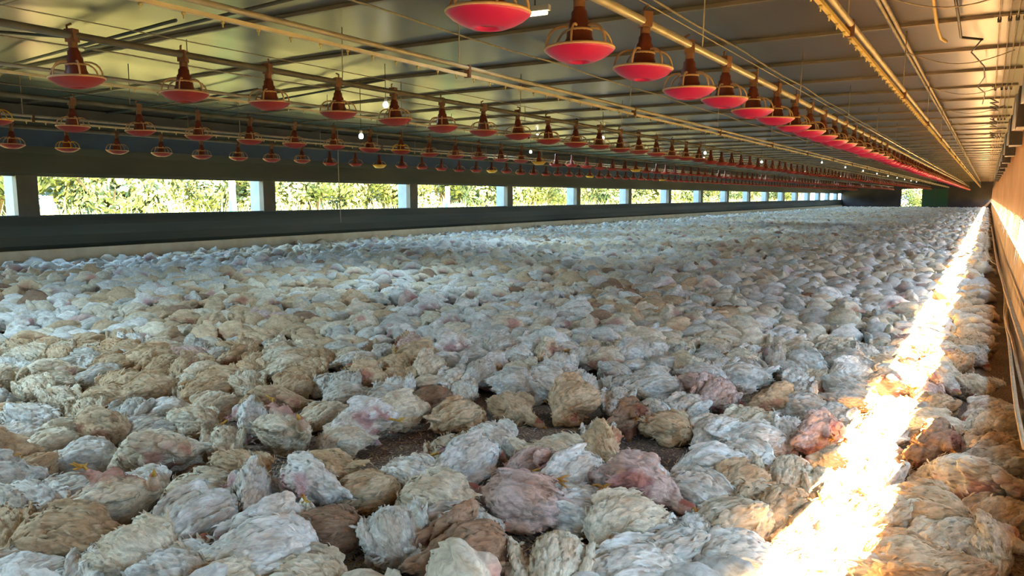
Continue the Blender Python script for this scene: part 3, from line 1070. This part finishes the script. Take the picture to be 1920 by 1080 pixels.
# px, py (middle of the bird in the photograph), direction of the head in the picture (degrees), pose, colour, size
HAND = [
    (110, 1012, 180, 3, 't', 1.15), (375, 977, 30, 1, 'w', 1.1), (55, 950, 150, 1, 'w', 1.1), (215, 955, 20, 5, 'c', 1.0), (133, 915, 200, 0, 'g', 1.0), (260, 905, 350, 0, 'w', 1.05),
    (370, 917, 170, 3, 'c', 1.0), (478, 928, 80, 2, 'w', .95), (533, 975, 120, 0, 'w', 1.0), (617, 985, 0, 3, 'b', 1.0), (583, 922, 160, 2, 'w', 1.0), (293, 855, 190, 4, 'c', 1.15),
    (160, 848, 10, 0, 'w', 1.0), (57, 872, 30, 3, 't', .9), (93, 828, 20, 0, 'c', 1.0), (35, 820, 200, 0, 'w', 1.0), (53, 785, 170, 1, 'w', 1.0), (163, 763, 80, 0, 'c', .95), (107, 745, 150, 7, 'c', 1.0),
    (247, 770, 40, 0, 'g', 1.0), (312, 762, 10, 0, 'w', 1.0), (367, 785, 340, 3, 'c', 1.0), (273, 800, 200, 3, 'g', .9), (200, 805, 350, 6, 't', 1.0), (417, 823, 80, 0, 'c', 1.0), (380, 864, 0, 3, 'b', .55),
    (452, 872, 330, 3, 't', 1.0), (533, 822, 350, 5, 'c', 1.0), (475, 790, 70, 2, 'w', .9), (612, 772, 20, 0, 'c', 1.0), (600, 878, 170, 7, 't', 1.1), (258, 1036, 330, 1, 'c', 1.1), (187, 1045, 70, 0, 'w', .9),
    (320, 1066, 340, 0, 'w', 1.05), (33, 1066, 200, 0, 'w', 1.0), (500, 1043, 10, 4, 'w', 1.2), (572, 1072, 350, 0, 'c', 1.0), (6, 988, 90, 3, 't', 1.0), (420, 1085, 20, 0, 'c', 1.0),
    (740, 1000, 285, 1, 'g', 1.15), (813, 940, 160, 3, 'c', 1.1), (853, 990, 20, 0, 'g', 1.1), (880, 1045, 20, 4, 'b', 1.1), (687, 917, 10, 3, 't', 1.05), (773, 890, 150, 0, 'w', 1.05),
    (843, 843, 100, 3, 'c', 1.0), (887, 870, 30, 2, 'w', 1.05), (927, 813, 320, 0, 'w', 1.0), (860, 775, 20, 7, 't', 1.05), (957, 757, 330, 0, 't', 1.0), (1072, 755, 200, 6, 't', 1.1), (1043, 852, 340, 7, 'c', 1.1),
    (1002, 872, 200, 4, 'p', 1.0), (975, 947, 160, 8, 'p', 1.1), (1078, 950, 160, 0, 'w', 1.15), (1082, 900, 30, 2, 'w', 1.0), (1123, 812, 90, 0, 'w', .9), (1120, 848, 300, 2, 't', .95), (1182, 783, 20, 8, 'b', .9),
    (1252, 793, 350, 7, 't', 1.0), (1190, 885, 10, 0, 'w', 1.05), (1203, 925, 340, 8, 'p', 1.05), (1175, 985, 200, 3, 'c', 1.15), (1047, 1056, 80, 9, 'c', 1.05), (1197, 1060, 0, 0, 'w', 1.15), (1268, 1035, 20, 3, 'g', 1.0),
    (677, 798, 200, 2, 'w', 1.05), (757, 777, 10, 2, 'c', .9), (810, 742, 10, 3, 'b', .95), (1160, 742, 60, 0, 'w', 1.0), (640, 815, 200, 3, 'c', .9),
    (1308, 922, 150, 0, 'w', 1.1), (1380, 978, 10, 3, 'c', 1.1), (1482, 887, 70, 9, 'c', 1.05), (1468, 958, 40, 9, 't', 1.1), (1385, 1055, 170, 0, 'w', 1.1), (1300, 1000, 70, 0, 'w', 1.0), (1340, 868, 180, 7, 'w', 1.15),
    (1347, 800, 200, 0, 'w', 1.05), (1403, 778, 20, 0, 'c', 1.0), (1480, 800, 85, 1, 'w', .95), (1535, 820, 20, 8, 'p', 1.0), (1393, 903, 200, 3, 't', 1.0), (1420, 925, 200, 3, 'c', .9), (1290, 755, 20, 0, 'w', 1.0),
    (1455, 752, 10, 6, 't', 1.0), (1510, 760, 170, 0, 'g', 1.0), (1560, 770, 40, 0, 'w', 1.0), (1350, 745, 30, 4, 'p', 1.0),
    (1757, 755, 10, 0, 't', 1.0), (1752, 795, 350, 1, 'c', 1.0), (1862, 765, 180, 0, 'w', 1.0), (1866, 797, 20, 3, 'c', 1.0), (1863, 832, 20, 0, 't', 1.0), (1747, 850, 20, 8, 'b', 1.05), (1812, 905, 170, 4, 'c', 1.15),
    (1735, 965, 350, 7, 't', 1.15), (1790, 1008, 20, 0, 'c', 1.1), (1697, 1055, 170, 0, 't', 1.1), (1855, 1030, 100, 8, 'c', 1.0), (1885, 955, 200, 0, 't', 1.0), (1880, 870, 10, 7, 'c', 1.05), (1790, 1070, 10, 3, 't', 1.0),
    (1648, 885, 40, 0, 'w', 1.0), (1607, 935, 30, 1, 'w', 1.0), (1560, 985, 20, 0, 'w', 1.0), (1600, 1030, 170, 0, 'w', 1.1), (1520, 1045, 20, 3, 'w', 1.0), (1665, 805, 20, 2, 'w', .95), (1690, 760, 20, 0, 'w', 1.0), (1590, 860, 160, 0, 'c', 1.0),
    (1545, 905, 100, 0, 'c', .95), (1655, 965, 20, 3, 'c', 1.0), (1610, 800, 30, 0, 'w', .95),
]
SPECIAL = {0: 'big tan dead chicken heaped at the lower left, dark gap on its left', 1: 'white dead chicken with pale wing folded, lower left, above the bottom edge', 3: 'pink-purple plucked-looking dead chicken lying among white ones at the lower left',
           9: 'dark brown dead chicken at the bottom, left of the grey one with drooping head', 25: 'small round brown ball of a dead bird among cream ones at left', 27: 'pinkish brown dead chicken beside the left end of the bare litter',
           30: 'long tan dead chicken below the left end of the bare litter', 39: 'grey-white dead chicken with its head hanging toward the bottom edge', 42: 'brown and white dead chicken at the bottom edge with wing spread', 46: 'egg-shaped white dead chicken with yellow foot beside the litter patch',
           53: 'pinkish tan dead chicken lying on its side left of the large white one', 63: 'cream lump of a dead chicken alone at the bottom on bare litter', 58: 'brown dead chicken with yellow feet at the top of the right litter patch',
           68: 'dark brown dead chicken lying just above the litter patches', 80: 'pale bluish dead chicken standing out narrow right of the bare litter', 94: 'reddish brown dead chicken beside the right edge of the sunlit strip'}

BARE = [(770, 838, 62, 26), (1035, 795, 75, 20), (1235, 850, 85, 30), (905, 915, 45, 22), (985, 1010, 48, 40), (505, 865, 50, 25), (240, 990, 40, 14), (1425, 742, 30, 10), (430, 1010, 25, 14), (690, 1050, 45, 25), (650, 1045, 30, 20)]


def in_bare(px, py):
    return any(((px - a) / c) ** 2 + ((py - b_) / d) ** 2 < 1 for a, b_, c, d in BARE)


placed = []      # x, y, heading, pose, colour, size, label or None
cell = {}


def free(x, y, dmin):
    i, j = int(x // .25), int(y // .25)
    for a in (-1, 0, 1):
        for c in (-1, 0, 1):
            for (u, v) in cell.get((i + a, j + c), ()):
                if (u - x) ** 2 + (v - y) ** 2 < dmin * dmin:
                    return False
    return True


def put(x, y, h, pose, colr, s, lab):
    placed.append((x, y, h, pose, colr, s, lab))
    cell.setdefault((int(x // .25), int(y // .25)), []).append((x, y))


for k, (px, py, deg, pose, colr, s) in enumerate(HAND):
    a = onz(px, py, .10)
    c = onz(px + 40 * math.cos(math.radians(deg)), py - 25 * math.sin(math.radians(deg)), .10)
    put(a.x, a.y, math.atan2(c.y - a.y, c.x - a.x), pose, colr, s * .86, SPECIAL.get(k))

WEIGHT = [0] * 6 + [1] * 5 + [2] * 2 + [3] * 6 + [4] * 3 + [6] * 3 + [7] * 4 + [8] + [9] * 3
sp_ = .186
nyy = int((YF - 1.2 + 1.0) / (sp_ * .88))
for j in range(nyy):
    y = -.9 + j * sp_ * .88
    nxx = int((XR - XL - .3) / sp_)
    for i in range(nxx):
        x = XL + .24 + (i + .5 * (j % 2)) * sp_ + R.uniform(-.055, .055)
        yy = y + R.uniform(-.055, .055)
        if x > XR - .12 or x < XL + .2:
            continue
        pr = project(x, yy, .09)
        if math.hypot(x, yy) < .55:
            continue
        if x > XR - .125:
            continue
        front = pr and -30 < pr[0] < 1950 and 735 < pr[1] < 1110
        if pr and pr[1] > 640 and any(in_bare(pr[0] + a, pr[1] + c) for a in (-38, 0, 38) for c in (-50, -25, 0, 15)):
            continue
        if not free(x, yy, .205 if front else .160):
            continue
        v = noise.noise(Vector((x * .35, yy * .35, 3.0))) + R.uniform(-.5, .5)
        q = R.random()
        brownish = -4.0 < x + 0 and yy < 12
        mid_l = (x < -2.5 and yy < 9)
        if q < (.030 if mid_l else .012):
            colr = 'b'
        elif q < (.055 if mid_l else .025):
            colr = 'p'
        elif v > (.25 if mid_l else .55):
            colr = 't'
        elif v > -.05:
            colr = 'c'
        elif v > -.3:
            colr = 'g'
        else:
            colr = 'w'
        if x > -.2 and colr in 'wg' and R.random() < .7:  # birds by the right wall turned tan: warm bounced light put into their colour
            colr = 't'
        put(x, yy, R.choice((-1, 1)) * PI / 2 + R.uniform(-.12, .12) if x > XR - .22 else R.uniform(0, 2 * PI), R.choice((0, 3, 7)) if x > XR - .22 else R.choice(WEIGHT), colr, R.uniform(.76, .97), None)

# the 300 that show largest become things, the rest one mass
vis = []
for i, (x, y, *_r) in enumerate(placed):
    pr = project(x, y, .09)
    if pr and -40 < pr[0] < 1960 and pr[1] < 1120:
        vis.append((pr[2], i, pr))
vis.sort()
chosen = vis[:300]
rows = {}
for zc, i, pr in chosen:
    rows.setdefault(int((1130 - pr[1]) // 42), []).append((pr[0], i))
where = {}
for rk, lst in rows.items():
    lst.sort()
    for n_, (px, i) in enumerate(lst):
        where[i] = (rk, n_)
rk_sorted = {rk: n_ for n_, rk in enumerate(sorted(rows))}
for zc, i, pr in chosen:
    x, y, h, pose, colr, s, lab = placed[i]
    o = bpy.data.objects.new('broiler_chicken', BIRDS[pose][0])
    COL.objects.link(o)
    o.location = (x, y, R.uniform(-.004, .012))
    o.rotation_euler = (R.uniform(-.08, .08), R.uniform(-.08, .08), h)
    o.scale = (s * R.uniform(.94, 1.06), s * R.uniform(.94, 1.06), s * R.uniform(1.0, 1.16))
    t = TINT[colr][0]
    k = R.uniform(.9, 1.08)
    o.color = (t[0] * k, t[1] * k, t[2] * k, 1)
    rk, n_ = where[i]
    if lab is None:
        lab = f'{TINT[colr][1]} dead chicken {SPEC[pose]["w"]}, {ordinal(n_ + 1)} from left in row {rk_sorted[rk] + 1} from bottom'
        wl = lab.split()
        if len(wl) > 16:
            short = {'lying on its breast with head down': 'lying head down', 'lying on its breast with neck bent aside': 'with bent neck', 'lying on its side with feet showing': 'on its side', 'slumped in a round heap with head hidden': 'in a heap',
                     'slumped with one wing spread': 'with spread wing', 'lying on its back with bare pink belly': 'on its back', 'lying tilted with neck folded back': 'lying tilted', 'lying on its breast with tail raised': 'with raised tail', 'lying on its side with pinkish flank': 'on its side', 'hunched with ruffled wings': 'with ruffled wings'}[SPEC[pose]['w']]
            lab = f'{TINT[colr][1]} dead chicken {short}, {ordinal(n_ + 1)} from left in row {rk_sorted[rk] + 1} from bottom'
    tag(o, lab, 'chicken', 'dead chickens lying over the floor')
ch = {i for _, i, _ in chosen}
buckets = {}
for i, (x, y, h, pose, colr, s, lab) in enumerate(placed):
    if i in ch:
        continue
    d = math.hypot(x, y)
    lod = 0 if d < 9 else (1 if d < 26 else 2)
    if math.hypot(x, y) < 9:
        pr = project(x, y, .09)
        if not pr or pr[0] < -250 or pr[0] > 2200 or pr[1] > 1400:
            lod = 1
    buckets.setdefault((pose, lod), []).append((x, y, h, colr, s))
VV, TT, CC = [], [], []
off = 0
for (pose, lod), lst in buckets.items():
    v, t, c = BIRDS[pose][1][lod]
    a = np.array([(x, y, h, s) for x, y, h, _, s in lst], dtype=np.float32)
    n_ = len(lst)
    sc = a[:, 3:4] * NP.uniform(.93, 1.08, (n_, 3)).astype(np.float32)
    p = v[None] * sc[:, None, :]
    ca, sa = np.cos(a[:, 2])[:, None], np.sin(a[:, 2])[:, None]
    X = p[:, :, 0] * ca - p[:, :, 1] * sa + a[:, 0:1]
    Y = p[:, :, 0] * sa + p[:, :, 1] * ca + a[:, 1:2]
    Z = p[:, :, 2] + NP.uniform(-.004, .014, (n_, 1)).astype(np.float32)
    VV.append(np.stack([X, Y, Z], -1).reshape(-1, 3))
    TT.append((t[None] + (np.arange(n_, dtype=np.int32) * len(v))[:, None, None] + off).reshape(-1, 3))
    tn = np.array([TINT[q][0] for *_q, q, _s in lst], dtype=np.float32) * NP.uniform(.88, 1.1, (n_, 1)).astype(np.float32)
    cc = np.repeat(c[None], n_, 0).copy()
    cc[:, :, :3] *= tn[:, None, :]
    CC.append(cc.reshape(-1, 4))
    off += n_ * len(v)
VV, TT, CC = np.concatenate(VV), np.concatenate(TT), np.concatenate(CC)
me = bpy.data.meshes.new('flock')
me.vertices.add(len(VV)); me.vertices.foreach_set('co', VV.ravel())
me.loops.add(len(TT) * 3); me.loops.foreach_set('vertex_index', TT.ravel().astype(np.int32))
me.polygons.add(len(TT))
me.polygons.foreach_set('loop_start', np.arange(0, len(TT) * 3, 3, dtype=np.int32))
me.polygons.foreach_set('use_smooth', np.ones(len(TT), dtype=bool))
me.update(calc_edges=True)
at = me.color_attributes.new('col', 'FLOAT_COLOR', 'POINT')
at.data.foreach_set('color', CC.ravel())
me.materials.append(M['flock'])
o = bpy.data.objects.new('dead_flock', me)
COL.objects.link(o)
tag(o, 'thousands of dead white chickens covering the floor to the far end', 'chickens', None, 'stuff')
print('birds', len(placed), 'flock tris', len(TT))

# loose straw and down on the litter: stuff
for nm, mat, cnt, lab, cat in (('straw_bits', M['straw'], 2600, 'bits of straw and yellow chaff strewn on the litter and birds', 'straw'), ('loose_down', M['down'], 2600, 'loose white down feathers strewn on the bare litter', 'feathers')):
    b = MB()
    for _ in range(cnt):
        if R.random() < .75:
            a, c, d, e = R.choice(BARE)
            p = onz(a + R.uniform(-1.3, 1.3) * d, c + R.uniform(-1.3, 1.3) * e, 0)
        else:
            p = Vector((R.uniform(-6, .1), R.uniform(1, 9), 0))
        ln = R.uniform(.008, .030) if nm == 'loose_down' else R.uniform(.015, .05)
        w = ln * (.16 if nm == 'loose_down' else .06)
        a = R.uniform(0, 2 * PI)
        d = Vector((math.cos(a), math.sin(a), R.uniform(-.1, .35)))
        s = Vector((-math.sin(a), math.cos(a), R.uniform(-.2, .2)))
        p.z = R.uniform(.002, .012)
        b.add([p, p + d * ln * .5 + s * w, p + d * ln, p + d * ln * .5 - s * w], [(0, 1, 2, 3)])
    tag(b.obj(nm, mat), lab, cat, None, 'stuff')

# ------------------------------------------------------------------ light
w = bpy.data.worlds.new('sky')
scene.world = w
w.use_nodes = True
bg = w.node_tree.nodes['Background']
bg.inputs['Color'].default_value = (0.44, 0.72, 0.98, 1)
bg.inputs['Strength'].default_value = 12.0

sd = bpy.data.lights.new('sun', 'SUN')
sd.energy = 210.0
sd.color = (1.0, 0.60, 0.25)
sd.angle = math.radians(.6)
so = bpy.data.objects.new('sun', sd)
COL.objects.link(so)
e = math.radians(50)
dirv = Vector((-math.cos(e), .10, -math.sin(e)))
so.rotation_euler = dirv.to_track_quat('-Z', 'Y').to_euler()
so.location = (30, 0, 40)


def lamp_light(p, energy, colr):
    d = bpy.data.lights.new('lamp_light', 'SPOT')
    d.energy = energy
    d.color = colr
    d.spot_size = math.radians(165)
    d.spot_blend = .6
    d.shadow_soft_size = .16
    o = bpy.data.objects.new('lamp_light', d)
    COL.objects.link(o)
    o.location = p
    return o


for b_ in BULBS:
    q = b_.location
    near = 2.3 if q.y < 2.5 and q.x > -7 else (1.5 if q.y < 2.5 else 1.0)
    lamp_light((q.x, q.y, q.z - .05), 105.0 * near * ((q.z - .2) / 2.42) ** 2, (.60, .85, 1.0))
lamp_light((p_tube.x, p_tube.y, p_tube.z - .03), 18.0, (.64, .86, .98))


def portal(name, loc, rot, sx, sy):
    d = bpy.data.lights.new(name, 'AREA')
    d.shape = 'RECTANGLE'
    d.size, d.size_y = sx, sy
    d.cycles.is_portal = True
    o = bpy.data.objects.new(name, d)
    COL.objects.link(o)
    o.location = loc
    o.rotation_euler = rot


def aim(v):
    return Vector(v).to_track_quat('-Z', 'Y').to_euler()


portal('left_openings', (XL - .12, (YN + YF) / 2, (OB + OT) / 2), (PI / 2, 0, -PI / 2), YF - YN, OT - OB)
portal('right_gap', (XR + .14, (YN + YF) / 2, (GLO + GHI) / 2), (PI / 2, 0, PI / 2), YF - YN, .35)
portal('far_doorway', ((DX0 + DX1) / 2, YF + .11, 1.1), (PI / 2, 0, PI), DX1 - DX0, 1.8)

vs_ = scene.view_settings
vs_.view_transform = 'Standard'
vs_.look = 'None'
vs_.gamma = 1.0
vs_.use_curve_mapping = False
vs_.exposure = 0.0
scene.cycles.max_bounces = 6
scene.cycles.diffuse_bounces = 4
scene.cycles.glossy_bounces = 3
scene.cycles.sample_clamp_indirect = 12.0
